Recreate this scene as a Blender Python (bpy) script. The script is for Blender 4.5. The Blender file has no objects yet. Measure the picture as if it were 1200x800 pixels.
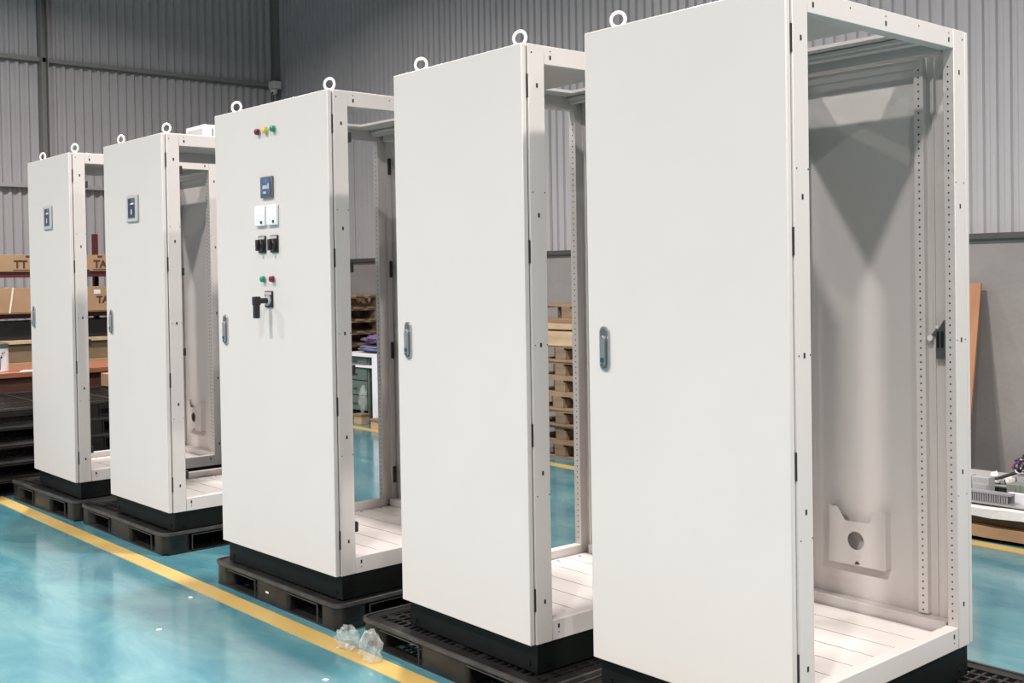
import bpy, bmesh, math, random
from mathutils import Matrix, Vector, noise
random.seed(7)
PI = math.pi
sc = bpy.context.scene
COL = sc.collection

# ------------------------------------------------------------------ camera
cam = bpy.data.cameras.new('camera'); camo = bpy.data.objects.new('camera', cam); COL.objects.link(camo)
CY, CP, CR = math.radians(48.77), math.radians(0.98), math.radians(-0.92)
fw = Vector((-math.sin(CY)*math.cos(CP), math.cos(CY)*math.cos(CP), -math.sin(CP)))
rt0 = Vector((math.cos(CY), math.sin(CY), 0)); up0 = rt0.cross(fw)
rt = rt0*math.cos(CR) + up0*math.sin(CR); up = up0*math.cos(CR) - rt0*math.sin(CR)
M = Matrix((rt, up, -fw)).transposed().to_4x4(); M.translation = Vector((1.614, -2.641, 1.507))
camo.matrix_world = M
cam.sensor_width = 36; cam.lens = 1314.5/1200*36; cam.shift_y = -53.4/1200; cam.clip_end = 200
sc.camera = camo

# ------------------------------------------------------------------ light and exposure
sc.view_settings.view_transform = 'Standard'; sc.view_settings.look = 'None'
sc.view_settings.gamma = 1; sc.view_settings.use_curve_mapping = False
sc.view_settings.exposure = 0.0
w = bpy.data.worlds.new('world'); sc.world = w; w.use_nodes = True
w.node_tree.nodes['Background'].inputs[0].default_value = (1.0, 0.985, 0.96, 1)
w.node_tree.nodes['Background'].inputs[1].default_value = 0.07
def high_bay(x, y, power, z=5.95, size=.3):
    l = bpy.data.lights.new('high_bay_light', 'AREA'); l.shape = 'DISK'; l.size = size; l.energy = power
    l.color = (1.0, .943, .905); l.spread = math.radians(150)
    o = bpy.data.objects.new('high_bay_light', l); COL.objects.link(o); o.location = (x, y, z)
for hy in (-8.8, -4.0, .9):
    for hx in (6.4, 1.6, -3.2, -8.0):
        high_bay(hx, hy, 315 if hy < 0 else 265)

# ------------------------------------------------------------------ materials
def mat(name, col, rough=.5, metal=0., var=.06, scale=6., bump=0., bscale=60., spec=.5, coat=0., col2=None, stretch=None):
    m = bpy.data.materials.new(name); m.use_nodes = True
    nt = m.node_tree; b = nt.nodes['Principled BSDF']
    tc = nt.nodes.new('ShaderNodeTexCoord'); n = nt.nodes.new('ShaderNodeTexNoise'); r = nt.nodes.new('ShaderNodeValToRGB')
    src = tc.outputs['Object']
    if stretch:
        mp = nt.nodes.new('ShaderNodeMapping'); mp.inputs['Scale'].default_value = stretch
        nt.links.new(src, mp.inputs['Vector']); src = mp.outputs['Vector']
    n.inputs['Scale'].default_value = scale; n.inputs['Detail'].default_value = 5
    nt.links.new(src, n.inputs['Vector']); nt.links.new(n.outputs['Fac'], r.inputs['Fac'])
    c2 = col2 or tuple(min(1, c*(1+var)) for c in col); c1 = col if col2 else tuple(c*(1-var) for c in col)
    r.color_ramp.elements[0].position = .3; r.color_ramp.elements[1].position = .7
    r.color_ramp.elements[0].color = (*c1, 1); r.color_ramp.elements[1].color = (*c2, 1)
    nt.links.new(r.outputs['Color'], b.inputs['Base Color'])
    b.inputs['Roughness'].default_value = rough; b.inputs['Metallic'].default_value = metal
    b.inputs['Specular IOR Level'].default_value = spec; b.inputs['Coat Weight'].default_value = coat
    if bump:
        n2 = nt.nodes.new('ShaderNodeTexNoise'); n2.inputs['Scale'].default_value = bscale; n2.inputs['Detail'].default_value = 4
        nt.links.new(src, n2.inputs['Vector'])
        bp = nt.nodes.new('ShaderNodeBump'); bp.inputs['Strength'].default_value = bump; bp.inputs['Distance'].default_value = .01
        nt.links.new(n2.outputs['Fac'], bp.inputs['Height']); nt.links.new(bp.outputs['Normal'], b.inputs['Normal'])
    return m
M_ = {}
M_['coat'] = mat('white_powder_coat', (.62, .578, .555), .33, var=.012, scale=2, bump=.03, bscale=900)
M_['plinth'] = mat('black_plinth_paint', (.0055, .0075, .0068), .5, var=.15, spec=.2)
M_['gasket'] = mat('black_rubber', (.02, .02, .02), .6)
M_['gap'] = mat('grey_gasket', (.13, .12, .12), .7)
M_['hole'] = mat('hole_black', (.018, .018, .018), .8)
M_['perf'] = mat('perforation_grey', (.06, .06, .06), .8)
M_['chrome'] = mat('satin_zinc', (.56, .56, .57), .28, .9, var=.05)
M_['steel_d'] = mat('dark_grey_zinc', (.16, .18, .175), .4, .6, var=.1)
M_['eye'] = mat('eye_white', (.74, .73, .72), .3, var=.02)
M_['black'] = mat('black_plastic', (.015, .015, .016), .35, var=.1)
M_['pallet'] = mat('black_recycled_plastic', (.013, .0127, .012), .36, var=.4, scale=9, bump=.06, bscale=40)
M_['worn_hilit'] = mat('worn_highlit_plastic', (.05, .048, .045), .4, var=.4, scale=12)  # lighter grey for worn lips, also paints the rim highlights
M_['red'] = mat('red_lens', (.16, .008, .022), .25, var=.15)
M_['yellow'] = mat('yellow_lens', (.72, .5, .06), .25, var=.1)
M_['green'] = mat('green_lens', (.0, .26, .13), .25, var=.1)
M_['screen'] = mat('blue_grey_screen', (.075, .115, .21), .18, var=.3, scale=25)
M_['screen_d'] = mat('dark_screen', (.02, .028, .07), .15, var=.3, scale=25)
M_['white'] = mat('white_plastic', (.82, .81, .85), .35, var=.02)
M_['lgrey'] = mat('light_grey_plastic', (.45, .45, .47), .4, var=.05)
M_['blue'] = mat('blue_lock', (.01, .07, .14), .3)
M_['sheet'] = mat('grey_painted_sheet', (.485, .472, .49), .30, var=.04, scale=1.5, bump=.02, bscale=20, spec=.5)
M_['girt'] = mat('girt_grey', (.42, .42, .41), .45, var=.05)
M_['column'] = mat('column_grey', (.24, .24, .235), .45, var=.06)
M_['concrete'] = mat('plaster', (.25, .23, .222), .85, scale=1.8, col2=(.32, .30, .29), bump=.25, bscale=25)
M_['ledge'] = mat('dark_flashing', (.085, .085, .08), .5, .1)
M_['yline'] = mat('yellow_paint', (.44, .295, .085), .4, scale=3, col2=(.52, .38, .14))
M_['wood'] = mat('pale_pine', (0.425, 0.297, 0.178), .75, scale=3, col2=(0.561, 0.416, 0.264), stretch=(1, 8, 8), bump=.2, bscale=30)
M_['wood_d'] = mat('weathered_pine', (0.170, 0.111, 0.068), .8, scale=3, col2=(0.306, 0.212, 0.136), stretch=(1, 8, 8), bump=.2, bscale=30)
M_['ply'] = mat('orange_plywood', (0.340, 0.149, 0.072), .6, scale=2, col2=(0.425, 0.204, 0.102), stretch=(6, 6, 1))
M_['desk'] = mat('red_brown_wood', (0.238, 0.085, 0.047), .4, scale=3, col2=(0.323, 0.128, 0.068), stretch=(8, 1, 8))
M_['desk_d'] = mat('dark_red_wood', (.085, .032, .022), .5, var=.2)
M_['card'] = mat('cardboard', (0.340, 0.212, 0.119), .8, scale=4, col2=(0.399, 0.255, 0.149))
M_['card_d'] = mat('dark_cardboard', (0.170, 0.111, 0.064), .8, scale=4, col2=(0.230, 0.153, 0.085))
M_['print'] = mat('brown_print', (.07, .035, .025), .7)
M_['strap'] = mat('cream_strap', (.8, .72, .58), .5)
M_['label'] = mat('white_label', (.72, .72, .66), .6)
M_['rackred'] = mat('maroon_rack_paint', (.10, .018, .018), .45)
M_['blackbag'] = mat('black_sheet', (.02, .019, .02), .35, var=.3, bump=.5, bscale=12)
M_['foam'] = mat('white_foam', (.82, .78, .76), .9, var=.04, bump=.5, bscale=30)
M_['duct'] = mat('grey_duct_plastic', (.30, .29, .30), .5, var=.04)
M_['plate'] = mat('galvanised_plate', (.5, .5, .5), .35, .5, var=.08)
M_['greenblock'] = mat('grey_green_terminal', (.22, .25, .21), .5, var=.1)
M_['greencab'] = mat('grey_green_drawer', (.115, .155, .14), .45, var=.08)
M_['purple'] = mat('purple_cloth', (.15, .09, .21), .9, var=.15, bump=.4, bscale=50)
M_['bluecloth'] = mat('slate_blue_cloth', (.12, .14, .24), .9, var=.15, bump=.4, bscale=50)
M_['paper'] = mat('paper', (.85, .85, .85), .7)
M_['wred'] = mat('red_wire', (.5, .06, .05), .4)
M_['wblue'] = mat('blue_wire', (.04, .06, .22), .4)
M_['wwhite'] = mat('white_wire', (.7, .68, .68), .4)
M_['camgrey'] = mat('housing_grey', (.42, .43, .40), .5)
# clear film
m = bpy.data.materials.new('clear_film'); m.use_nodes = True; nt = m.node_tree; b = nt.nodes['Principled BSDF']
out = nt.nodes['Material Output']; tr = nt.nodes.new('ShaderNodeBsdfTransparent'); mx = nt.nodes.new('ShaderNodeMixShader')
lw = nt.nodes.new('ShaderNodeTexNoise'); lw.inputs['Scale'].default_value = 30
rp = nt.nodes.new('ShaderNodeMapRange'); rp.inputs[3].default_value = .02; rp.inputs[4].default_value = .38
nt.links.new(lw.outputs['Fac'], rp.inputs[0]); nt.links.new(rp.outputs[0], mx.inputs[0])
b.inputs['Base Color'].default_value = (.75, .78, .76, 1); b.inputs['Roughness'].default_value = .12
nt.links.new(tr.outputs[0], mx.inputs[1]); nt.links.new(b.outputs[0], mx.inputs[2]); nt.links.new(mx.outputs[0], out.inputs[0])
M_['film'] = m
# floor
m = bpy.data.materials.new('teal_epoxy'); m.use_nodes = True; nt = m.node_tree; b = nt.nodes['Principled BSDF']
tc = nt.nodes.new('ShaderNodeTexCoord'); n1 = nt.nodes.new('ShaderNodeTexNoise'); n1.inputs['Scale'].default_value = 1.6
n1.inputs['Detail'].default_value = 9; n1.inputs['Roughness'].default_value = .62; n1.inputs['Distortion'].default_value = .6
mp = nt.nodes.new('ShaderNodeMapping'); mp.inputs['Rotation'].default_value = (0, 0, .7); mp.inputs['Scale'].default_value = (1, 2.2, 1)
nt.links.new(tc.outputs['Object'], mp.inputs[0]); nt.links.new(mp.outputs[0], n1.inputs['Vector'])
r = nt.nodes.new('ShaderNodeValToRGB'); e = r.color_ramp.elements
e[0].position = .25; e[0].color = (.030, .13, .18, 1); e[1].position = .75; e[1].color = (.15, .30, .305, 1)
k = e.new(.5); k.color = (.076, .21, .245, 1)
nt.links.new(n1.outputs['Fac'], r.inputs[0]); nt.links.new(r.outputs[0], b.inputs['Base Color'])
n3 = nt.nodes.new('ShaderNodeTexNoise'); n3.inputs['Scale'].default_value = 3; n3.inputs['Detail'].default_value = 6
mr = nt.nodes.new('ShaderNodeMapRange'); mr.inputs[3].default_value = .07; mr.inputs[4].default_value = .2
nt.links.new(tc.outputs['Object'], n3.inputs['Vector']); nt.links.new(n3.outputs['Fac'], mr.inputs[0]); nt.links.new(mr.outputs[0], b.inputs['Roughness'])
bp = nt.nodes.new('ShaderNodeBump'); bp.inputs['Strength'].default_value = .05; bp.inputs['Distance'].default_value = .01
nt.links.new(n3.outputs['Fac'], bp.inputs['Height']); nt.links.new(bp.outputs[0], b.inputs['Normal'])
b.inputs['IOR'].default_value = 1.95
M_['floor'] = m

# ------------------------------------------------------------------ helpers
class MB:
    def __init__(s): s.v = []; s.f = []; s.m = []
    def add(s, vs, fs, m=0):
        o = len(s.v); s.v += [tuple(p) for p in vs]; s.f += [[i+o for i in f] for f in fs]; s.m += [m]*len(fs)
    def box(s, x0, x1, y0, y1, z0, z1, m=0):
        s.add([(x0,y0,z0),(x1,y0,z0),(x1,y1,z0),(x0,y1,z0),(x0,y0,z1),(x1,y0,z1),(x1,y1,z1),(x0,y1,z1)],
              [(0,3,2,1),(4,5,6,7),(0,1,5,4),(1,2,6,5),(2,3,7,6),(3,0,4,7)], m); return s
    def prism(s, pts, ax, a, b, m=0):   # polygon (2-D, the other two axes in order) extruded along axis ax
        def P(p, t):
            q = list(p); q.insert(ax, t); return q
        n = len(pts)
        s.add([P(p, a) for p in pts] + [P(p, b) for p in pts],
              [list(range(n))[::-1], list(range(n, 2*n))] + [(i, (i+1) % n, n+(i+1) % n, n+i) for i in range(n)], m); return s
    def cyl(s, c, ax, r, d, seg=16, m=0, r2=None):   # from c along axis for d
        r2 = r if r2 is None else r2; o = [i for i in range(3) if i != ax]; vs = []
        for t, rr in ((0, r), (d, r2)):
            for k in range(seg):
                p = list(c); p[ax] += t; p[o[0]] += rr*math.cos(2*PI*k/seg); p[o[1]] += rr*math.sin(2*PI*k/seg); vs.append(p)
        s.add(vs, [list(range(seg))[::-1], list(range(seg, 2*seg))] + [(i, (i+1) % seg, seg+(i+1) % seg, seg+i) for i in range(seg)], m); return s
    def torus(s, c, ax, R, r, seg=20, rs=8, m=0):
        o = [i for i in range(3) if i != ax]; vs = []; fs = []
        for k in range(seg):
            a = 2*PI*k/seg
            for j in range(rs):
                t = 2*PI*j/rs; q = R+r*math.cos(t); p = list(c); p[o[0]] += q*math.cos(a); p[o[1]] += q*math.sin(a); p[ax] += r*math.sin(t); vs.append(p)
                fs.append((k*rs+j, ((k+1) % seg)*rs+j, ((k+1) % seg)*rs+(j+1) % rs, k*rs+(j+1) % rs))
        s.add(vs, fs, m); return s
    def tube(s, path, r, seg=6, m=0):
        vs = []; fs = []; n = len(path); path = [Vector(p) for p in path]
        for i, p in enumerate(path):
            t = (path[min(i+1, n-1)]-path[max(i-1, 0)]).normalized()
            a = t.cross(Vector((0, 0, 1))); a = a if a.length > .05 else t.cross(Vector((1, 0, 0))); a.normalize(); b_ = t.cross(a)
            for k in range(seg):
                an = 2*PI*k/seg; vs.append(p + a*r*math.cos(an) + b_*r*math.sin(an))
        for i in range(n-1):
            for k in range(seg): fs.append((i*seg+k, i*seg+(k+1) % seg, (i+1)*seg+(k+1) % seg, (i+1)*seg+k))
        fs += [list(range(seg))[::-1], list(range((n-1)*seg, n*seg))]
        s.add(vs, fs, m); return s
    def mesh(s, name, mats, smooth=True):
        me = bpy.data.meshes.new(name); me.from_pydata(s.v, [], s.f)
        for mm in (mats if isinstance(mats, (list, tuple)) else [mats]): me.materials.append(M_[mm])
        me.polygons.foreach_set('material_index', s.m)
        bm = bmesh.new(); bm.from_mesh(me); bmesh.ops.recalc_face_normals(bm, faces=bm.faces); bm.to_mesh(me); bm.free()
        if smooth:
            me.polygons.foreach_set('use_smooth', [True]*len(me.polygons)); me.set_sharp_from_angle(angle=math.radians(35))
        me.update(); return me
    def build(s, name, mats, parent=None, bevel=0, loc=None, smooth=True):
        return link(name, s.mesh(name, mats, smooth), parent, bevel, loc)
def link(name, me, parent=None, bevel=0, loc=None):
    o = bpy.data.objects.new(name, me); COL.objects.link(o)
    if parent: o.parent = parent
    if loc: o.location = loc
    if bevel:
        b = o.modifiers.new('bevel', 'BEVEL'); b.width = bevel; b.segments = 2; b.limit_method = 'ANGLE'; b.harden_normals = False
    return o
def tag(o, label, cat, group=None, kind=None):
    o['label'] = label; o['category'] = cat
    if group: o['group'] = group
    if kind: o['kind'] = kind
    return o
def struct(o, label=None):
    o['kind'] = 'structure'
    if label: o['label'] = label
    return o
def empty(name, loc, rz=0):
    o = bpy.data.objects.new(name, None); COL.objects.link(o); o.location = loc; o.rotation_euler[2] = rz; o.empty_display_size = .1
    return o
def copy_tree(o, parent=None):
    c = o.copy(); COL.objects.link(c); c.parent = parent
    for ch in list(o.children): copy_tree(ch, c)
    return c
def capsule(w, h, cx, cz, n=8):
    r = w/2; pts = []
    for k in range(n+1): a = PI*k/n; pts.append((cx+r*math.cos(a), cz+h/2-r+r*math.sin(a)))
    for k in range(n+1): a = PI+PI*k/n; pts.append((cx+r*math.cos(a), cz-h/2+r+r*math.sin(a)))
    return pts
def rrect(x0, x1, y0, y1, r, n=5):
    pts = []
    for cx, cy, a0 in ((x1-r, y1-r, 0), (x0+r, y1-r, PI/2), (x0+r, y0+r, PI), (x1-r, y0+r, 1.5*PI)):
        for k in range(n+1): a = a0+PI/2*k/n; pts.append((cx+r*math.cos(a), cy+r*math.sin(a)))
    return pts
def plate_with_hole(outer, inner):   # triangulated faces for a 2-D outline with holes -> (pts, tris)
    bm = bmesh.new(); es = []
    for lp in [outer]+inner:
        vs = [bm.verts.new((x, y, 0)) for x, y in lp]
        es += [bm.edges.new((vs[i], vs[(i+1) % len(vs)])) for i in range(len(vs))]
    bmesh.ops.triangle_fill(bm, edges=es, use_beauty=True)
    bm.verts.index_update()
    pts = [(v.co.x, v.co.y) for v in bm.verts]; tris = [[v.index for v in f.verts] for f in bm.faces]; bm.free()
    return pts, tris

# ------------------------------------------------------------------ the hall
XW, YW = -12.09, 5.2
struct(MB().box(-13, 9, -14, 5.5, -.1, 0).build('floor', 'floor'), 'teal blue epoxy floor with scuffs')
def corrugated(n, pitch, z0, z1, axis):    # one sheet of n ribs, ribs vertical, local run along axis x, relief towards -y
    d = .022 if axis == 0 else .034; prof = []
    for i in range(n):
        u = i*pitch
        a, b_, c = ((.40, .5, .90) if axis == 0 else (.26, .5, .74)); prof += [(u, 0), (u+pitch*a, 0), (u+pitch*b_, -d), (u+pitch*c, -d)]
    prof.append((n*pitch, 0))
    mb = MB(); N = len(prof)
    if axis == 0: vs = [(u, v, z0) for u, v in prof]+[(u, v, z1) for u, v in prof]
    else: vs = [(-v, u, z0) for u, v in prof]+[(-v, u, z1) for u, v in prof]
    mb.add(vs, [(i, i+1, N+i+1, N+i) for i in range(N-1)])
    return mb
DH = 1.755
wb = struct(MB().box(XW, 8, YW-.09, YW+.25, 0, DH-.02).build('wall_back', 'concrete'), 'mauve grey plastered dado of the back wall')
me = corrugated(9, .1, DH, 7.2, 0).mesh('corrugated_sheet', 'sheet')
for i in range(21):
    o = link('corrugated_sheet', me, wb); o.location = (XW+.02+i*.9, YW-.02-(.004 if i % 2 else 0), 0)
mb = MB().box(XW, 8, YW-.125, YW-.02, DH-.035, DH-.02); mb.box(XW, 8, YW-.125, YW-.115, DH-.02, DH+.005); mb.box(XW, 8, YW-.11, YW-.02, DH-.012, DH)
struct(mb.build('trim_1', 'ledge'), 'dark metal flashing under the back wall sheets')
wl = struct(MB().box(XW-.25, XW-.03, -14, YW+.2, 0, 1.0).build('wall_left', 'concrete'), 'plain wall base behind the storage rack')
me = corrugated(9, .107, .9, 7.2, 1).mesh('corrugated_sheet', 'sheet')
for i in range(19):
    o = link('corrugated_sheet', me, wl); o.location = (XW-.02+(.004 if i % 2 else 0), YW-.02-(i+1)*.963, 0)
struct(MB().box(XW+.0, XW+.07, -13, YW-.1, 4.135, 4.185).box(XW+.0, XW+.02, -13, YW-.1, 4.11, 4.135).build('trim_2', 'column'), 'steel girt, painted dark for the dim light high on the left wall')  # darker grey than the low girt, puts the dim height into its colour
struct(MB().box(XW+.0, XW+.09, -13, YW-.1, 2.645, 2.69).build('trim_3', 'girt'), 'pale steel girt low on the left wall')
struct(MB().box(XW, XW+.14, 1.955, 1.965, 0, 7.2).box(XW, XW+.14, 2.025, 2.035, 0, 7.2).box(XW+.06, XW+.07, 1.965, 2.025, 0, 7.2).build('trim_4', 'column'), 'grey steel column on the left wall')
struct(MB().box(XW, XW+.07, YW-.12, YW-.01, 0, 7.2).build('trim_5', 'column'), 'dark corner post between the two sheet walls')
# floor markings
def line(name, p, q, wd, label):
    p, q = Vector((*p, 0)), Vector((*q, 0)); d = (q-p).normalized(); n = Vector((-d.y, d.x, 0))*wd/2
    mb = MB(); vs = [p-n, q-n, q+n, p+n]
    mb.add([(v.x, v.y, 0) for v in vs]+[(v.x, v.y, .003) for v in vs], [(3,2,1,0),(4,5,6,7),(0,1,5,4),(1,2,6,5),(2,3,7,6),(3,0,4,7)])
    struct(mb.build(name, 'yline'), label)
line('trim_6', (-11.5, -.185), (6, -.175), .095, 'yellow floor line in front of the cabinets')
line('trim_7', (-11.5, 3.83), (6, 2.94), .1, 'yellow floor line behind the cabinets')
# security camera in the corner
sx, sy, sz = XW+.13, YW-.16, 4.16
t = tag(empty('security_camera', (sx, sy, sz)), 'small grey dome camera on a box in the wall corner', 'camera')
MB().box(-.06, .07, -.07, .06, -.06, .045).build('housing', 'eye', t, .01)
MB().cyl((.02, -.03, -.07), 2, .05, -.03, 20, 0, .048).build('collar', 'eye', t)
mb = MB(); mb.cyl((.02, -.03, -.10), 2, .048, -.025, 20, 0, .038).cyl((.02, -.03, -.125), 2, .038, -.015, 20, 0, .015); mb.build('dome', 'eye', t)
MB().cyl((.045, -.065, -.12), 1, .016, -.006, 14).build('lens', 'black', t)
mb = MB().cyl((.0, .0, -.55), 2, .012, .5, 10); mb.build('conduit', 'camgrey', t)

# ------------------------------------------------------------------ enclosures
ZB, H = .105, 2.1      # plinth height, frame height
HOLE_Z = (1.957, 1.504, 1.05, .6, .147)
def disc(mb, c, ax, r, m=0, d=.0012, seg=10): mb.cyl(c, ax, r, d, seg, m)
def cabinet(name, xr, y0, z, W, rz, label, clips=True, pocket=True, fan=False, rear_lock=False):
    t = tag(empty(name, (xr, y0, z), rz), label, 'cabinet', 'white control cabinets in a row')
    # plinth: four black boards
    pb = MB(); g = .006
    pb.box(-W+g, -g, g, g+.02, 0, ZB); pb.box(-W+g, -g, 1-g-.02, 1-g, 0, ZB)
    pb.box(-W+g, -W+g+.02, g+.02, 1-g-.02, 0, ZB); pb.box(-g-.02, -g, g+.02, 1-g-.02, 0, ZB)
    pl = pb.build('plinth', 'plinth', t, .002); pl['label'] = 'black plinth'
    for x in (-W+.05, -.05): MB().cyl((x, g, .03), 1, .009, -.005, 6).build('bolt', 'plinth', pl)
    for y in (.06, .94): MB().cyl((-g, y, .03), 0, .009, .005, 6).build('bolt', 'plinth', pl)
    # posts with holes
    base = [(0, 0), (0, .075), (.04, .075), (.04, .03), (.06, .03), (.06, 0)]
    for sx in (0, 1):
        for sy in (0, 1):
            def P(u, v): return ((-u if sx == 0 else -W+u), (v if sy == 0 else 1-v))
            po = MB().prism([P(*q) for q in base], 2, ZB, ZB+H).build('post', 'coat', t, .0025)
            hb = MB()
            x = P(0, 0)[0]; dx = .0009 if sx == 0 else -.0009
            y = P(0, .04)[1]
            for hz in HOLE_Z:
                hb.box(min(x, x+dx), max(x, x+dx), y-.0042, y+.0042, ZB+hz-.0075, ZB+hz+.0075)
            for hz in (1.584, 1.05, .521):
                for v in (.013, .069): disc(hb, (x, P(0, v)[1], ZB+hz), 0, .0024, d=dx)
            disc(hb, (x, P(0, .016)[1], ZB+2.07), 0, .003, d=dx)
            hb.build('mounting_hole', 'hole', po)['kind'] = 'stuff'
            # 25 mm perforation on the inner faces
            qb = MB(); py = P(0, .075)[1]; px = P(.022, 0)[0]; dy = .0009 if sy == 0 else -.0009
            ix = P(.04, 0)[0]; iy = P(0, .052)[1]; ddx = -.0009 if sx == 0 else .0009
            for k in range(76):
                zz = ZB+.1+k*.025
                disc(qb, (px, py, zz), 1, .0034, d=dy, seg=6)
            qb.build('perforation', 'perf', po)['kind'] = 'stuff'
    # rails
    for zz0, zz1, nm in ((ZB+H-.066, ZB+H, 'top_rail'), (ZB, ZB+.072, 'bottom_rail')):
        for side in (0, 1):
            x0, x1 = ((-.045, -.0015) if side == 0 else (-W+.0015, -W+.045))
            ro = MB().box(x0, x1, .076, .924, zz0, zz1).build(nm, 'coat', t, .002)
            hb = MB(); xf = x1 if side == 0 else x0; dx = .0009 if side == 0 else -.0009
            for y in (.105, .5, .895):
                if not (nm == 'bottom_rail' and y == .5):
                    hz = zz1-.040 if nm == 'top_rail' else zz0+.048
                    hb.box(min(xf, xf+dx), max(xf, xf+dx), y-.0042, y+.0042, hz-.0075, hz+.0075)
                    disc(hb, (xf, y, hz+(.022 if nm == 'top_rail' else -.022)), 0, .0026, d=dx)
            if nm == 'top_rail':
                for y in (.3, .7): disc(hb, (xf, y, zz0+.045), 0, .0026, d=dx)
            hb.build('mounting_hole', 'hole', ro)['kind'] = 'stuff'
            y0_, y1_ = ((.002, .05) if side == 0 else (.95, .998))
            MB().box(-W+.06, -.06, y0_, y1_, zz0, zz1).build(nm, 'coat', t, .002)
    # roof with cut-out, stiffeners under it
    mb = MB(); hx0, hx1, hy0, hy1 = -W+.14, -.175, .66, .815
    if W > .9: hx0, hx1, hy0, hy1 = -W+.15, -.15, .40, .74
    if fan: hx0, hx1, hy0, hy1 = -W/2-.1, -W/2+.1, .4, .6
    z0, z1 = ZB+H-.010, ZB+H+.002; e = .012
    mb.box(-W+e, -e, e, hy0, z0, z1).box(-W+e, -e, hy1, 1-e, z0, z1).box(-W+e, hx0, hy0, hy1, z0, z1).box(hx1, -e, hy0, hy1, z0, z1)
    rf = mb.build('roof', 'coat', t); rf['label'] = 'white roof plate with a rectangular cut-out'
    mb = MB().box(-W+.045, -.045, .885, .915, z0-.030, z0); mb.box(-W+.045, -.045, .87, .885, z0-.018, z0-.002); mb.build('roof_stiffener', 'coat', rf, .004)
    # floor plates
    n = 7
    for k in range(n):
        a = .06+k*(.885/n); fo = MB().box(-W+.05, -.047, a, a+.885/n-.004, ZB+.028, ZB+.034).build('floor_plate', 'coat', t)
        for x in (-W+.08, -.085): MB().box(x-.010, x+.010, a+.055, a+.061, ZB+.034, ZB+.0348).build('slot', 'hole', fo)
    # front door
    D0, D1 = -.026, -.005
    do = MB().box(-W, -.004, D0, D1, ZB+.001, ZB+H-.001).build('door', 'coat', t, .003)
    MB().box(-W+.012, -.008, D1, .001, ZB+.01, ZB+H-.01).build('gasket', 'gap', do)
    for hz in (1.953, 1.377, .736, .158):
        MB().box(-.012, -.001, D1-.002, .002, ZB+hz-.04, ZB+hz+.04).build('hinge', 'gasket', do)
    hx, hz = -W+.078, ZB+1.047
    mb = MB(); mb.prism(capsule(.042, .148, hx, hz), 1, D0-.007, D0, 0); mb.prism(capsule(.028, .134, hx-.001, hz), 1, D0-.0085, D0-.006, 1)
    mb.prism(capsule(.022, .104, hx-.001, hz-.010), 1, D0-.016, D0-.007, 0); mb.cyl((hx-.001, D0-.0165, hz-.038), 1, .0085, -.002, 14, 2)
    mb.cyl((hx-.001, D0-.0165, hz-.054), 1, .007, -.001, 12, 1)
    ho = mb.build('handle', ['chrome', 'steel_d', 'blue'], do, .0015); ho['label'] = 'satin grey flush swing handle'
    if clips:
        for hz in (1.901, 1.336, .889, .203):
            MB().box(-.030, .0005, .076, .092, ZB+hz-.022, ZB+hz+.022).build('hinge_bracket', 'gasket', t, .002)
    # lifting eyes
    for x in (-W+.085, -.10):
        mb = MB(); mb.cyl((0, 0, 0), 2, .022, .008, 16); mb.cyl((0, 0, .008), 2, .011, .010, 12); mb.torus((0, 0, .040), 1, .0245, .006, 22, 8)
        o = mb.build('lifting_eye', 'eye', t, loc=(x, .05, ZB+H)); o.rotation_euler[2] = random.uniform(.35, .75); o['label'] = 'white lifting eye'
    # rear door
    rd = MB().box(-W, -.002, 1.004, 1.026, ZB+.001, ZB+H-.001).build('rear_door', 'coat', t, .003)
    for x0, x1 in ((-.177, -.142), (-W+.142, -W+.177)):
        mb = MB().box(x0, x1, .980, 1.004, ZB+.078, ZB+2.03)
        for k in range(77): disc(mb, ((x0+x1)/2, .980, ZB+.09+k*.025), 1, .0036, 1, d=-.0009, seg=6)
        mb.build('perforated_rail', ['coat', 'perf'], rd)
    mb = MB().box(-.118, -.112, .996, 1.004, ZB+.08, ZB+2.03); mb.build('lock_rod', 'coat', rd)
    MB().box(-W+.177, -.177, .99, 1.004, ZB+2.0, ZB+2.03).build('cross_rail', 'coat', rd)
    for hz in (1.9, 1.336, .889, .203):
        MB().box(-W+.064, -W+.072, .975, .992, ZB+hz-.045, ZB+hz+.045).build('rear_hinge', 'gasket', rd, .002)
    if rear_lock:
        mb = MB(); mb.prism([(-.100, 1.07), (-.07, 1.115), (-.06, 1.115), (-.06, .98), (-.100, .98)], 1, .975, 1.0)
        mb.v = [(x, y, z_+ZB) if abs(z_) < 1.5 and False else (x, y, z_+ZB) for x, y, z_ in mb.v]
        mb.box(-.094, -.088, .968, .975, ZB+1.02, ZB+1.075, 1); mb.box(-.078, -.072, .968, .975, ZB+1.02, ZB+1.075, 1)
        mb.cyl((-.092, .975, ZB+1.092), 1, .006, -.006, 12, 2)
        mb.tube([(-.10, .985, ZB+1.08), (-.118, .985, ZB+1.058)], .006, 8, 0); mb.cyl((-.122, .985, ZB+1.052), 1, .010, -.012, 14, 2)
        o = mb.build('lock', ['steel_d', 'black', 'eye'], rd); o['label'] = 'dark grey latch with roller'
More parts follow.
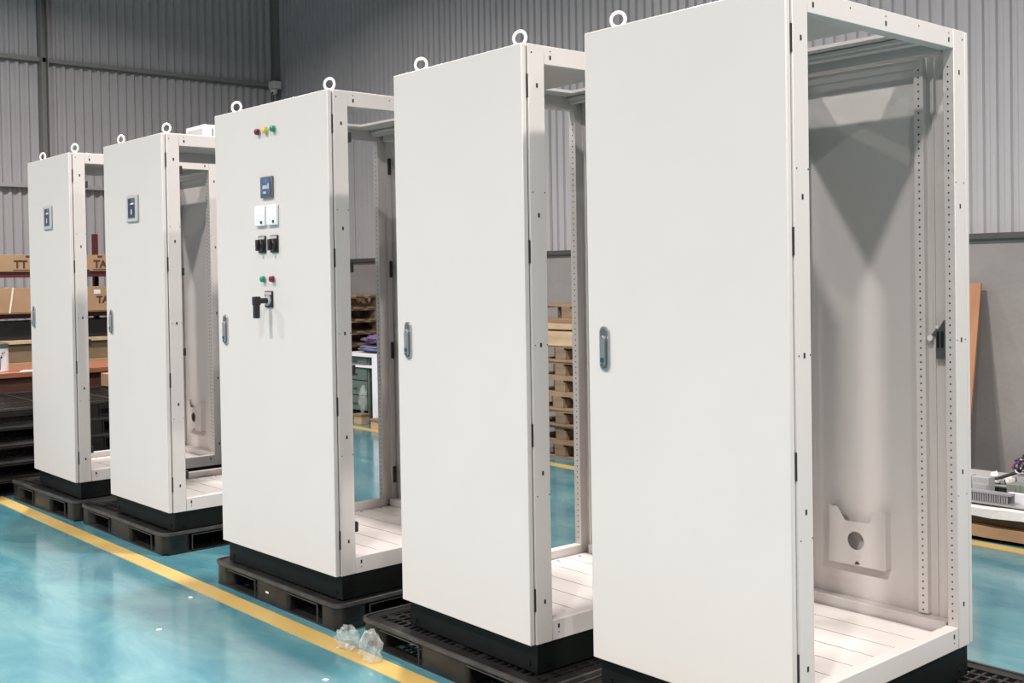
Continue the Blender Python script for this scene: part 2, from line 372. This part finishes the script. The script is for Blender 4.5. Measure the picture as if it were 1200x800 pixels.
    if pocket:
        cx = -.414; hw = .117
        outl = [(cx-hw, .2), (cx-.03, .2), (cx-.012, .2), (cx-.008, .212), (cx, .217), (cx+.008, .212), (cx+.012, .2), (cx+hw, .2), (cx+hw, .41), (cx+hw-.04, .41),
                (cx+.05, .362), (cx-.05, .362), (cx-hw+.035, .41), (cx-hw, .41)]
        circ = [(cx-.005+.034*math.cos(a*PI/12), .292+.034*math.sin(a*PI/12)) for a in range(24)]
        pts, tris = plate_with_hole(outl, [circ])
        mb = MB(); n = len(pts); ya, yb = .968, .9705
        mb.add([(x, ya, z_+ZB) for x, z_ in pts]+[(x, yb, z_+ZB) for x, z_ in pts], tris+[[i+n for i in f[::-1]] for f in tris])
        for lp in (outl, circ):
            m_ = len(lp); mb.add([(x, ya, z_+ZB) for x, z_ in lp]+[(x, yb, z_+ZB) for x, z_ in lp], [(i, (i+1) % m_, m_+(i+1) % m_, m_+i) for i in range(m_)])
        mb.box(cx-hw, cx-hw+.003, yb, 1.004, ZB+.2, ZB+.41); mb.box(cx+hw-.003, cx+hw, yb, 1.004, ZB+.2, ZB+.41); mb.box(cx-hw, cx+hw, yb, 1.004, ZB+.2, ZB+.203)
        o = mb.build('document_pocket', 'coat', rd, smooth=False); o['label'] = 'notched white document pocket with a round hole'
    if fan:
        fx0, fx1, fy0, fy1, fz0, fz1 = -W/2-.12, -W/2+.12, .37, .63, ZB+H+.002, ZB+H+.108
        fo = MB().box(fx0, fx1, fy0, fy1, fz0, fz1).build('roof_fan', 'eye', t, .004); fo['label'] = 'white vented fan housing on the roof'
        for k in range(7):
            y = fy0+.05+k*.026; MB().box(fx1, fx1+.0012, y, y+.009, fz0+.02, fz1-.02).build('vent_slot', 'gap', fo)
        mb = MB()
        for k in range(24):
            x = fx0+.022+k*.0083; mb.box(x, x+.0035, fy0-.0012, fy0, fz0+.015, fz1-.022)
        mb.build('grille', 'lgrey', fo)
    return t
# measured poses: right edge x, front y, height of pallet, width, yaw
CABS = dict(A=(-.249, .061, .113, .804, -.001), B=(-1.276, -.018, .111, .794, -.025), C=(-2.511, -.030, .118, 1.012, .019),
            D=(-4.284, .015, .124, .815, .007), E=(-5.569, -.029, .134, .797, -.008))
G = {}
G['A'] = cabinet('control_cabinet', *CABS['A'], 'largest white steel cabinet at the right, its open side showing a document pocket', clips=False, rear_lock=True)
G['B'] = cabinet('control_cabinet', *CABS['B'], 'plain white steel cabinet between the nearest one and the one with switches', clips=False)
G['C'] = cabinet('control_cabinet', *CABS['C'], 'middle white cabinet whose door carries lamps, meter, rotary switches and lever')
G['D'] = cabinet('control_cabinet', *CABS['D'], 'white cabinet with a small display and a vented fan box on its roof', fan=True)
G['E'] = cabinet('control_cabinet', *CABS['E'], 'farthest white cabinet with a small display, nearest the left sheet wall')

# instruments on the middle cabinet's door
t = G['C']; Y = -.026
def lamp(x, z, m, lab):
    o = MB().cyl((x, Y, ZB+z), 1, .0165, -.006, 20).build('indicator_lamp', 'chrome', t); o['label'] = lab
    MB().cyl((x, Y-.006, ZB+z), 1, .0145, -.014, 20, 0, .0135).cyl((x, Y-.02, ZB+z), 1, .0135, -.004, 20, 0, .008).build('lens', m, o)
lamp(-.578, 1.975, 'red', 'dark red indicator lamp'); lamp(-.509, 1.975, 'yellow', 'yellow indicator lamp'); lamp(-.440, 1.975, 'green', 'green indicator lamp')
lamp(-.554, 1.291, 'green', 'green push button lamp'); lamp(-.472, 1.291, 'red', 'dark red push button lamp')
mo = MB().box(-.557, -.457, Y-.014, Y, ZB+1.665, ZB+1.763).build('panel_meter', 'steel_d', t, .003); mo['label'] = 'dark square panel meter with blue-grey screen'
so = MB().box(-.551, -.463, Y-.0165, Y-.014, ZB+1.677, ZB+1.757).build('screen', 'screen', mo)
MB().box(-.53, -.49, Y-.0172, Y-.0165, ZB+1.706, ZB+1.722).box(-.486, -.474, Y-.0172, Y-.0165, ZB+1.705, ZB+1.73).box(-.525, -.50, Y-.0172, Y-.0165, ZB+1.684, ZB+1.694).build('readout', ['lgrey'], mo)
for x0 in (-.612, -.505):
    wo = MB().box(x0, x0+.088, Y-.016, Y, ZB+1.537, ZB+1.632).build('white_module', 'white', t, .005); wo['label'] = 'small white square module with a black key'
    MB().box(x0+.012, x0+.076, Y-.0175, Y-.016, ZB+1.550, ZB+1.620).build('face', 'paper', wo)
    MB().box(x0+.058, x0+.072, Y-.020, Y-.0175, ZB+1.548, ZB+1.560).build('key', 'black', wo)
    MB().box(x0+.028, x0+.046, Y-.0185, Y-.0175, ZB+1.560, ZB+1.564).box(x0+.060, x0+.068, Y-.0185, Y-.0175, ZB+1.585, ZB+1.589).box(x0+.030, x0+.036, Y-.0185, Y-.0175, ZB+1.605, ZB+1.608).box(x0+.060, x0+.066, Y-.0185, Y-.0175, ZB+1.610, ZB+1.613).build('marking', 'lgrey', wo)
for x0 in (-.598, -.489):
    ro = MB().box(x0, x0+.066, Y-.008, Y, ZB+1.412, ZB+1.492).build('rotary_switch', 'black', t, .003); ro['label'] = 'black rotary switch'
    MB().box(x0+.006, x0+.060, Y-.0092, Y-.008, ZB+1.476, ZB+1.488).build('name_plate', 'lgrey', ro)
    mb = MB().cyl((x0+.032, Y-.008, ZB+1.447), 1, .027, -.016, 24, 0, .024); mb.box(x0+.022, x0+.042, Y-.036, Y-.022, ZB+1.422, ZB+1.474); mb.build('knob', 'black', ro, .003)
lo = MB().box(-.547, -.480, Y-.008, Y, ZB+1.160, ZB+1.236).build('main_switch', 'black', t, .003); lo['label'] = 'black main switch with a hanging lever'
MB().box(-.541, -.486, Y-.0092, Y-.008, ZB+1.218, ZB+1.232).build('name_plate', 'lgrey', lo)
MB().cyl((-.513, Y-.008, ZB+1.192), 1, .024, -.008, 24).build('dial', 'lgrey', lo)
mb = MB().cyl((-.513, Y-.014, ZB+1.192), 1, .013, -.05, 16); mb.box(-.529, -.497, Y-.085, Y-.055, ZB+1.172, ZB+1.212); mb.box(-.527, -.499, Y-.082, Y-.058, ZB+1.112, ZB+1.175)
mb.build('lever', 'black', lo, .004)
for k in 'DE':
    x0 = -.471 if k == 'D' else -.472
    do = MB().box(x0, x0+.155, Y-.012, Y, ZB+1.627, ZB+1.782).build('display_unit', 'lgrey', G[k], .006); do['label'] = 'grey framed display'
    MB().box(x0+.028, x0+.127, Y-.0125, Y-.0118, ZB+1.648, ZB+1.764).build('bezel', 'steel_d', do)
    MB().box(x0+.034, x0+.118, Y-.0135, Y-.0125, ZB+1.655, ZB+1.725).box(x0+.034, x0+.07, Y-.0135, Y-.0125, ZB+1.73, ZB+1.76).build('screen', 'screen_d', do)
    MB().box(x0+.07, x0+.112, Y-.0142, Y-.0135, ZB+1.727, ZB+1.735).box(x0+.075, x0+.085, Y-.0142, Y-.0135, ZB+1.67, ZB+1.7).build('readout', 'white', do)

# ------------------------------------------------------------------ black plastic pallets
def make_pallet(L, W_, h=.12):
    ms = {}
    mb = MB(); o = rrect(0, L, 0, W_, .05, 5); i = rrect(.055, L-.055, .055, W_-.055, .012, 5); n = len(o)
    for z0, z1 in ((h-.018, h),):
        vs = [(x, y, z1) for x, y in o]+[(x, y, z1) for x, y in i]+[(x, y, z0) for x, y in o]+[(x, y, z0) for x, y in i]; fs = []
        for k in range(n):
            j = (k+1) % n; fs += [(k, j, n+j, n+k), (2*n+j, 2*n+k, 3*n+k, 3*n+j), (k, 2*n+k, 2*n+j, j), (n+k, n+j, 3*n+j, 3*n+k)]
        mb.add(vs, fs)
    # raised lip round the edge, solid strips over the blocks, then the grid
    oo = rrect(-.004, L+.004, -.004, W_+.004, .052, 5); ii = rrect(.008, L-.008, .008, W_-.008, .046, 5)
    vs = [(x, y, h+.004) for x, y in oo]+[(x, y, h+.004) for x, y in ii]+[(x, y, h-.012) for x, y in oo]+[(x, y, h-.012) for x, y in ii]; fs = []
    for k in range(n):
        j = (k+1) % n; fs += [(k, j, n+j, n+k), (2*n+j, 2*n+k, 3*n+k, 3*n+j), (k, 2*n+k, 2*n+j, j), (n+k, n+j, 3*n+j, 3*n+k)]
    mb.add(vs, fs, 1)
    xa, xb, xc, xd = .15, L*.5-.15, L*.5+.15, L-.16
    for a, b_ in ((xa, xb), (xc, xd)):
        mb.box(a, b_+.003, -.003, .004, h-.026, h-.023, 1); mb.box(b_, b_+.003, -.003, .004, .016, h-.023, 1)  # fork opening rims: lighter strips paint highlights on top and right edges
    for a, b_ in ((.17, W_*.5-.09), (W_*.5+.09, W_-.17)):
        mb.box(L-.004, L+.003, a, b_+.003, h-.026, h-.023, 1); mb.box(L-.004, L+.003, a-.003, a, .016, h-.023, 1)
    for c in (L*.36, L*.64): mb.box(c-.012, c+.012, .05, W_-.05, h-.022, h-.001)
    for c in (W_*.36, W_*.64): mb.box(.05, L-.05, c-.012, c+.012, h-.022, h-.001)
    for cx in (.10, L-.10, L*.5):
        for cy in (.10, W_-.10, W_*.5):
            mb.box(cx-.05, cx+.05, cy-.006, cy+.006, h-.02, h-.0008); mb.box(cx-.006, cx+.006, cy-.05, cy+.05, h-.02, h-.0008); mb.cyl((cx, cy, h-.02), 2, .026, .0195, 12)
    k = .055
    while k < L-.055: mb.box(k, k+.011, .05, W_-.05, h-.020, h-.003); k += .038
    k = .055
    while k < W_-.055: mb.box(.05, L-.05, k, k+.010, h-.021, h-.004); k += .052
    ms['deck'] = mb.mesh('deck', ['pallet', 'worn_hilit'])
    blocks = []
    for ix, (x0, x1) in enumerate(((.004, .15), (L*.5-.15, L*.5+.15), (L-.16, L-.004))):
        for iy, (y0, y1) in enumerate(((.004, .17), (W_*.5-.09, W_*.5+.09), (W_-.17, W_-.004))):
            b = MB(); r = .045 if (ix != 1 and iy != 1) else .02
            pts = rrect(x0, x1, y0, y1, r, 5); b.prism(pts, 2, .010, h-.017)
            for q in range(3):
                zz = .034+q*.02; cxm = x0 if ix == 0 else x1
                if ix != 1: b.box(cxm-.003, cxm+.003, y0+.05, y1-.05, zz, zz+.004)
            blocks.append(b.mesh('block', 'pallet'))
    ms['block'] = blocks
    mb = MB()
    for x0, x1 in ((0, .15), (L*.5-.15, L*.5+.15), (L-.16, L)): mb.box(x0+.004, x1-.004, .03, W_-.03, 0, .0105)
    for y0, y1 in ((.006, .05), (W_*.5-.06, W_*.5+.06), (W_-.05, W_-.006)): mb.box(.03, L-.03, y0, y1, .0005, .010)
    k = .2
    while k < L-.2: mb.box(k, k+.008, .05, W_-.05, .002, .009); k += .035
    k = .06
    while k < W_-.06: mb.box(.1, L-.1, k, k+.008, .002, .0085); k += .045
    ms['bottom_frame'] = mb.mesh('bottom_frame', 'pallet')
    return ms
def place_pallet(ms, loc, h, rz, label, group):
    t = tag(empty('plastic_pallet', loc, rz), label, 'pallet', group); t.scale = (1, 1, h/.12)
    link('deck', ms['deck'], t); link('bottom_frame', ms['bottom_frame'], t)
    for b in ms['block']: link('block', b, t)
    return t
PM = make_pallet(1.13, 1.25)
GP = 'black plastic pallets under the cabinets'
place_pallet(PM, (-1.125, -.055, 0), .113-.004, 0, 'black plastic pallet under the largest cabinet at the right', GP)
place_pallet(PM, (-2.300, -.080, 0), .111-.004, -.012, 'black plastic pallet under the plain cabinet, clear film beside its corner', GP)
place_pallet(PM, (-3.595, -.090, 0), .118-.004, .004, 'black plastic pallet under the cabinet with switches and lamps', GP)
place_pallet(make_pallet(1.22, 1.25), (-5.49, -.06, 0), .124-.004, .004, 'black plastic pallet under the cabinet with the roof fan', GP)
place_pallet(PM, (-6.66, -.115, 0), (.134-.0055), .03, 'black plastic pallet under the farthest cabinet', GP)
MB().box(.52, .545, -.0012, .001, .055, .063).build('sticker', 'label', bpy.data.objects['plastic_pallet.002'])
MB().box(1.085, 1.10, -.0055, -.003, .104, .118).build('sticker', 'yellow', bpy.data.objects['plastic_pallet.001'])
PS = make_pallet(1.25, 1.75)
words = ('lowest', 'second from the floor', 'third from the floor', 'fourth from the floor', 'topmost')
for k in range(5):
    dx = random.uniform(-.012, .012); dy = random.uniform(-.02, .02)
    place_pallet(PS, (-8.02+dx, -.38+dy, k*.125), .125-.0045, random.uniform(-.01, .01), 'black plastic pallet in the stack by the desk, ' + words[k], 'stacked black pallets')

# ------------------------------------------------------------------ left: desk, jar, rack with cartons
t = tag(empty('work_desk', (-8.5, .9, 0)), 'red-brown wooden desk behind the black pallet stack', 'desk')
MB().box(-.40, .42, -1.6, 1.5, .735, .78).build('desk_top', 'desk', t, .004)
MB().box(.33, .37, -1.5, 1.4, .40, .735).build('apron', 'desk_d', t)
for x in (-.33, .33):
    for y in (-1.5, 1.4): MB().box(x-.03, x+.03, y-.03, y+.03, 0, .735).build('leg', 'desk_d', t)
t = tag(empty('lidded_jar', (-8.30, .28, .78)), 'white plastic jar with dark grey lid on the desk', 'jar')
MB().cyl((0, 0, 0), 2, .105, .20, 28).build('body', 'white', t, .006)
MB().cyl((0, 0, .20), 2, .108, .035, 28).cyl((0, 0, .235), 2, .10, .012, 28, 0, .08).build('lid', 'steel_d', t)
MB().tube([(.106, .01, .02), (.106, .015, .12), (.103, .03, .16), (.09, .055, .165)], .0025, 6).cyl((.10, .02, .125), 0, .008, .008, 10).build('tap_line', 'black', t)
tag(MB().prism([(-8.22, .48), (-8.12, .42), (-8.12, .70), (-8.22, .74)], 2, .78, .784).build('paper_sheet', 'paper'), 'white paper sheets lying on the desk beside the jar', 'paper')
tag(MB().box(-7.99, -7.80, 1.05, 1.30, .626, .735).build('small_carton', 'card', None, .002), 'small brown carton on the back edge of the black pallet stack', 'box')
MB().box(-7.80, -7.7992, 1.19, 1.23, .665, .705).build('printed_mark', 'print', bpy.data.objects['small_carton'])
# rack
RX = -10.5
t = tag(empty('storage_rack', (RX, 1, 0)), 'maroon steel storage rack holding long cartons at the left wall', 'rack')
for y in (-1.7, 1.24, 3.2):
    for x in (-.68,): MB().box(x-.03, x+.03, y-.025, y+.025, 0, 2.07).build('upright', 'rackred', t)
    MB().tube([(-.05, y+.04, 1.505), (-.05, y+.33, 1.575)], .014, 6).build('brace', 'black', t)
for z in (1.185, 1.615, .62): 
    for y in (-1.7, 1.24, 3.2): MB().box(-.65, -.04, y-.02, y+.02, z-.03, z+.018).build('arm', 'rackred', t)
    for x in (-.02, -.63): MB().box(x-.02, x+.02, -1.7, 3.2, z-.03, z+.02).build('beam', 'rackred', t)
def carton(name, x0, x1, y0, y1, z0, z1, m, label, grp='long cartons on the rack'):
    return tag(MB().box(x0, x1, y0, y1, z0, z1).build(name, m, None, .004), label, 'box', grp)
def text(s, parent, loc, size, rz):
    c = bpy.data.curves.new('printed_letters', 'FONT'); c.body = s; c.size = size; c.extrude = .0008; c.offset = .004; c.materials.append(M_['print'])
    o = bpy.data.objects.new('printed_letters', c); COL.objects.link(o); bpy.context.view_layer.update()
    me = bpy.data.meshes.new_from_object(o.evaluated_get(bpy.context.evaluated_depsgraph_get())); bpy.data.objects.remove(o); bpy.data.curves.remove(c)
    o = link('printed_letters', me, parent)
    o.matrix_world = Matrix.Translation(loc) @ Matrix.Rotation(PI/2, 4, 'Z') @ Matrix.Rotation(PI/2, 4, 'X')
    return o
c1 = carton('long_carton', RX-.62, RX+.02, -.3, 3.0, 1.640, 1.815, 'card', 'long brown carton with printed letters on the top shelf of the rack')
text('TT', c1, (RX+.022, 1.13, 1.680), .11, 0); text('TA', c1, (RX+.022, 1.955, 1.680), .11, 0)
MB().box(RX+.02, RX+.021, 1.12, 1.6, 1.652, 1.662).box(RX+.02, RX+.021, 1.95, 2.5, 1.652, 1.662).box(RX+.02, RX+.021, 2.0, 2.05, 1.785, 1.807).box(RX+.02, RX+.021, 1.25, 1.3, 1.785, 1.807).build('printed_mark', 'print', c1)
c2 = carton('long_carton', RX-.62, RX+.05, -.4, 3.1, 1.215, 1.475, 'card', 'bulky brown carton with cream strap on the middle shelf of the rack')
for y in (1.06, 2.6): MB().box(RX-.3, RX+.054, y, y+.016, 1.475, 1.479).prism([(y, 1.215), (y+.016, 1.215), (y+.056, 1.477), (y+.04, 1.477)], 0, RX+.05, RX+.054).build('strap', 'strap', c2)
MB().box(RX+.05, RX+.053, 1.94, 2.01, 1.395, 1.44).build('white_label', 'label', c2)
text('TA', c2, (RX+.052, 1.97, 1.30), .10, 0)
tag(MB().box(RX-.6, RX+.10, -.4, 3.05, 1.205, 1.213).build('carton_flap', 'card_d'), 'dark cardboard flap under the strapped carton', 'cardboard', None)
carton('flat_carton', RX-.6, RX-.02, -.4, 3.1, .935, 1.12, 'blackbag', 'black wrapped bundle below the strapped carton', None)
carton('flat_board', RX-.6, RX+.04, -.4, 3.1, .89, .93, 'wood', 'pale wooden board under the black bundle', None)
carton('flat_carton', RX-.6, RX+.0, -.4, 3.1, .70, .885, 'card_d', 'dull brown carton low on the rack behind the desk', None)
carton('flat_carton', RX-.6, RX+.02, -.4, 3.1, .642, .698, 'card', 'flat tan carton lowest on the rack behind the desk', None)

# ------------------------------------------------------------------ wooden pallets
def wood_pallet_meshes(L=1.1, W_=1.0):
    return dict(plank=MB().box(0, L, 0, .1, 0, .018).mesh('plank', 'wood_d'), plank_l=MB().box(0, L, 0, .1, 0, .018).mesh('plank', 'wood'),
                stringer=MB().box(0, .1, 0, W_, 0, .018).mesh('stringer', 'wood_d'),
                block=MB().box(0, .12, 0, .1, 0, .078).mesh('block', 'wood_d'), block_l=MB().box(0, .12, 0, .1, 0, .078).mesh('block', 'wood'))
WP = wood_pallet_meshes()
def wood_pallet(loc, rz, label, group, light=False, n=6):
    t = tag(empty('wooden_pallet', loc, rz), label, 'pallet', group)
    pk = WP['plank_l'] if light else WP['plank']; bk = WP['block_l'] if light else WP['block']
    for y in (0, .45, .9): link('plank', pk, t, loc=(0, y, 0))
    for x in (0, .49, .98):
        for y in (0, .45, .9): link('block', bk, t, loc=(x, y, .0182))
        link('stringer', WP['stringer'], t, loc=(x, 0, .0964))
    for k in range(n): link('plank', pk, t, loc=(0, k*.9/(n-1), .1146))
    return t
PH = .1332
lab = ('lowest', 'second from the floor', 'third from the floor', 'fourth from the floor', 'fifth from the floor', 'sixth from the floor', 'seventh from the floor')
for k in range(7):
    wood_pallet((-5.62+random.uniform(-.03, .03), 3.74+random.uniform(-.03, .03), k*PH), random.uniform(-.02, .02),
                'weathered wooden pallet in the tall pile behind the cabinets, ' + lab[k], 'piled wooden pallets')
# pale crate frame on the pile
t = tag(empty('wooden_crate', (-5.62, 3.72, 7*PH)), 'pale plank crate on top of the weathered pallet pile', 'crate')
for z, hh in ((0, .12), (.135, .05)): 
    MB().box(0, 1.15, 0, .022, z, z+hh).build('plank', 'wood', t); MB().box(0, 1.15, .98, 1.002, z, z+hh).build('plank', 'wood', t)
for x in (0, 1.128): MB().box(x, x+.022, .022, .98, 0, .185).build('side', 'wood_d', t)
for k in range(6): MB().box(0, 1.15, .03+k*.16, .15+k*.16, .186, .204).build('plank', 'wood_d', t)
wood_pallet((-5.6, 3.78, 7*PH+.205), .03, 'dark wooden pallet crowning the pile above the pale crate', 'piled wooden pallets')
for k in range(8):
    wood_pallet((-9.9+random.uniform(-.02, .02), 4.02+random.uniform(-.02, .02), k*PH), random.uniform(-.015, .015), 'wooden pallet in the second pile beside the grey-green bench, ' + (*lab, 'eighth from the floor')[k], 'second pallet pile')
for k in range(2):
    wood_pallet((-9.9, 4.02, (8+k)*PH), random.uniform(-.02, .02), ('wooden pallet second from the top of the pile beside the bench', 'topmost wooden pallet of the pile beside the bench')[k], 'second pallet pile')

# ------------------------------------------------------------------ bench seen through the middle cabinet
bx0, bx1, by0, by1 = -8.72, -7.4, 3.95, 4.6
t = tag(empty('work_bench', (0, 0, 0)), 'grey-green drawer bench with white top behind the middle cabinet', 'bench')
MB().box(bx0, bx1, by0-.02, by1, .69, .722).build('bench_top', 'white', t, .003)
MB().box(bx0+.02, bx1, by0-.01, by1, .575, .60).build('shelf', 'white', t, .003)
for x in (bx0, bx0+.47, bx1-.03): MB().box(x, x+.03, by0+.02, by1, 0, .69).build('side_panel', 'greencab', t)
MB().box(bx0, bx1, by1-.02, by1, 0, .69).build('back_panel', 'greencab', t)
for k, (z0, z1) in enumerate(((.605, .685), (.44, .57), (.28, .43), (.12, .27))):
    d = MB().box(bx0+.03, bx0+.47, by0+.005, by0+.03, z0, z1).build('drawer', 'greencab', t, .003)
    MB().box(bx0+.2, bx0+.3, by0-.006, by0+.005, (z0+z1)/2-.006, (z0+z1)/2+.006).build('pull', 'steel_d', d)
tag(MB().box(-7.98, -7.5, 3.84, 3.875, 0, .70).build('white_panel', 'white', None, .003), 'tall white panel standing against the bench front', 'panel')
def blob(name, loc, s, m, amp, fr, sub=4, flat=False):
    bm = bmesh.new(); bmesh.ops.create_icosphere(bm, subdivisions=sub, radius=1)
    off = Vector((random.uniform(0, 50), random.uniform(0, 50), 0))
    for v in bm.verts:
        d = noise.noise(v.co*fr+off)*amp + noise.noise(v.co*fr*2.7+off)*amp*.5
        v.co = v.co*(1+d); v.co = Vector((v.co.x*s[0], v.co.y*s[1], v.co.z*s[2]))
    zmin = min(v.co.z for v in bm.verts)
    for v in bm.verts: v.co.z -= zmin
    if flat:
        for v in bm.verts: v.co.z = max(0, v.co.z - s[2]*.55)
    me = bpy.data.meshes.new(name); bm.to_mesh(me); bm.free(); me.materials.append(M_[m])
    me.polygons.foreach_set('use_smooth', [not flat or m != 'film']*len(me.polygons))
    return link(name, me, None, 0, loc)
tag(blob('folded_cloth', (-8.25, 4.2, .722), (.40, .2, .045), 'bluecloth', .25, 2, flat=False), 'slate blue folded cloth lying on the white bench top', 'cloth')
tag(blob('folded_cloth', (-8.2, 4.2, .815), (.36, .18, .05), 'purple', .25, 2), 'purple folded cloth on top of the blue one', 'cloth')
def wood_block(x, y, label):
    t = tag(empty('wood_offcut', (x, y, 0)), label, 'wood')
    MB().box(0, .14, 0, .1, 0, .09).build('block', 'wood', t, .003); MB().box(-.01, .15, -.008, .11, .09, .108).build('cap_board', 'wood_d', t)
wood_block(-8.27, 3.80, 'small wooden offcut on the floor before the drawers'); wood_block(-7.78, 3.68, 'small wooden offcut on the floor before the white panel')
tag(blob('plastic_bag', (-8.18, 3.855, .1085), (.055, .035, .13), 'film', .5, 2.2, 3), 'clear plastic bag standing on a wooden offcut at the bench front', 'bag')

# ------------------------------------------------------------------ right: leaning board and the panel being wired
t = MB().box(-.95, 0, -.018, 0, 0, 1.46).build('plywood_board', 'ply', None, .002)
t.location = (-2.075, 4.66, .006); t.rotation_euler = (-math.radians(16.2), math.radians(-3), 0); 
tag(t, 'orange plywood board leaning against the plastered wall', 'board')
wx0, wx1, wy0, wy1 = -2.15, .1, 3.385, 4.36
for k, x in enumerate((-1.9, -1.2, -.5)):
    tag(MB().box(x, x+.1, wy0+.12, wy1-.1, 0, .02).build('wooden_batten', 'wood_d', None, .002), 'dark wooden batten under the tan tray, ' + ('left one', 'middle one', 'right one')[k], 'wood', 'battens under the tray')
# bowed sheets: tan board, dark layer, foam
def sheet(name, x0, x1, y0, y1, z0, z1, m, label, cat, sag=0, rough=0, n=28):
    mb = MB(); vs = []; fs = []
    for k in range(n+1):
        u = k/n; x = x0+(x1-x0)*u; s = sag*(math.cos((u-.5)*PI))-sag
        for y, z in ((y0, z0), (y1, z0), (y1, z1), (y0, z1)):
            j = Vector((x*6, y*6, z*9)); yy = y+noise.noise(j)*rough*2.0; zz = z+s*-1+noise.noise(j+Vector((9, 9, 9)))*rough
            vs.append((x, yy, zz))
    for k in range(n):
        for a in range(4): b_ = (a+1) % 4; fs.append((k*4+a, k*4+b_, (k+1)*4+b_, (k+1)*4+a))
    fs += [(0, 1, 2, 3), tuple(n*4+i for i in (3, 2, 1, 0))]
    mb.add(vs, fs); return tag(mb.build(name, m), label, cat)
sheet('tan_board', wx0, wx1, wy0, wy1, .024, .085, 'card', 'tan cardboard tray, lowest layer under the foam', 'cardboard', .0, .004)
sheet('dark_layer', wx0+.05, wx1-.05, wy0+.05, wy1-.05, .090, .136, 'card_d', 'dark brown layer filling the gap between the tan tray and the foam', 'board', 0, .003)  # dark layer that fills the gap between tray and foam
sheet('foam_sheet', wx0-.03, wx1, wy0-.02, wy1, .142, .190, 'foam', 'torn white foam sheet under the mounting plate', 'foam', 0, .008)
t = tag(empty('mounting_plate', (0, -.195, -.042)), 'steel mounting plate with wiring ducts and relays lying on white foam', 'panel')
MB().box(wx0+.1, wx1-.1, wy0+.235, wy1+.13, .243, .247).build('plate', 'plate', t)
dy = wy0+.255
do = MB().box(wx0+.12, -1.21, dy, dy+.055, .247, .252).box(wx0+.12, -1.21, dy+.050, dy+.055, .252, .305).box(wx0+.12, -1.21, dy-.002, dy+.057, .297, .307).build('wiring_duct', 'duct', t)
x = wx0+.12
me = MB().box(0, .0075, 0, .005, 0, .046).mesh('duct_finger', 'duct')
while x < -1.225: link('duct_finger', me, do, loc=(x, dy, .251)); x += .0135
for x0, ww in ((-1.56, .075), (-1.475, .10)):
    r_ = MB().box(x0, x0+ww, dy+.09, dy+.17, .247, .37).build('relay', 'girt', t, .004); MB().box(x0+.01, x0+ww-.01, dy+.086, dy+.09, .27, .33).build('label_face', 'lgrey', r_)
MB().box(-1.62, -1.33, dy+.19, dy+.225, .247, .297).box(-1.62, -1.33, dy+.188, dy+.227, .297, .303).build('wiring_duct', 'gasket', t)
for k in range(7): MB().box(-1.31+k*.026, -1.31+k*.026+.024, dy+.17, dy+.26, .247, .335).build('terminal_block', 'greenblock', t, .002)
MB().box(-1.27, -.6, dy+.08, dy+.13, .247, .30).build('white_strip', 'white', t)
MB().tube([(-1.85, 4.1, .31), (-1.72, 4.06, .325), (-1.6, 4.03, .31), (-1.50, 4.0, .31), (-1.43, 4.0, .33), (-1.34, 4.03, .37), (-1.30, 4.05, .42)], .010, 8).build('black_cable', 'black', t)
cols = ('wred', 'wblue', 'wwhite', 'black', 'wblue', 'wred', 'wwhite', 'black', 'wblue')
for k, c in enumerate(cols):
    cx, cy = -1.295+random.uniform(-.03, .05), 4.0+random.uniform(-.03, .03); r = random.uniform(.025, .05); a0 = random.uniform(0, 6)
    MB().tube([(cx+r*math.cos(a0+a*.5), cy+.03*math.sin(a*.9+k), .41+r*math.sin(a0+a*.5)) for a in range(11)], .0045, 6).build('wire', c, t)
MB().box(-1.33, -1.23, 3.98, 4.06, .247, .36).build('wire_clamp', 'lgrey', t, .01)
tag(MB().box(wx0+.05, -1.52, 4.03, 4.28, .207, .232).build('grey_cover', 'girt', None, .003), 'pale grey cover plate lying behind the relays', 'panel')
tag(blob('black_wrap', (-1.02, 4.20, .206), (.5, .12, .10), 'blackbag', .18, 1.6), 'black plastic wrap behind the wire bundle', 'sheet')
for k, (x, y) in enumerate(((-1.56, 4.2), (-1.48, 4.22))):
    tag(blob('packing_foam', (x, y-.195, .206), (.026, .024, .034), 'foam', .45, 2, 3), ('white crumpled packing piece beside the black cable, left one', 'white crumpled packing piece beside the black cable, right one')[k], 'packing')

# ------------------------------------------------------------------ litter on the floor
tag(blob('plastic_film', (-2.275, -.155, .0035), (.062, .045, .05), 'film', .5, 2.4, 3, True), 'crumpled clear film on the yellow line, the farther one', 'plastic film')
tag(blob('plastic_film', (-2.09, -.165, .0035), (.052, .04, .07), 'film', .5, 2.2, 3, True), 'crumpled clear film on the yellow line, the nearer one', 'plastic film')

for k, (x, y, r_) in enumerate(((-2.02, -.42, .5), (-3.05, -.62, 1.2), (-3.42, -.30, .2))):
    o = tag(MB().prism([(-.012, -.004), (.010, -.007), (.014, .004), (-.006, .008)], 2, 0, .004).build('paper_scrap', 'paper'), ('tiny white scrap on the floor below the film pieces', 'tiny white scrap out on the open blue floor', 'tiny white scrap beside the yellow line before the switch cabinet')[k], 'scrap')
    o.location = (x, y, .0005); o.rotation_euler[2] = r_
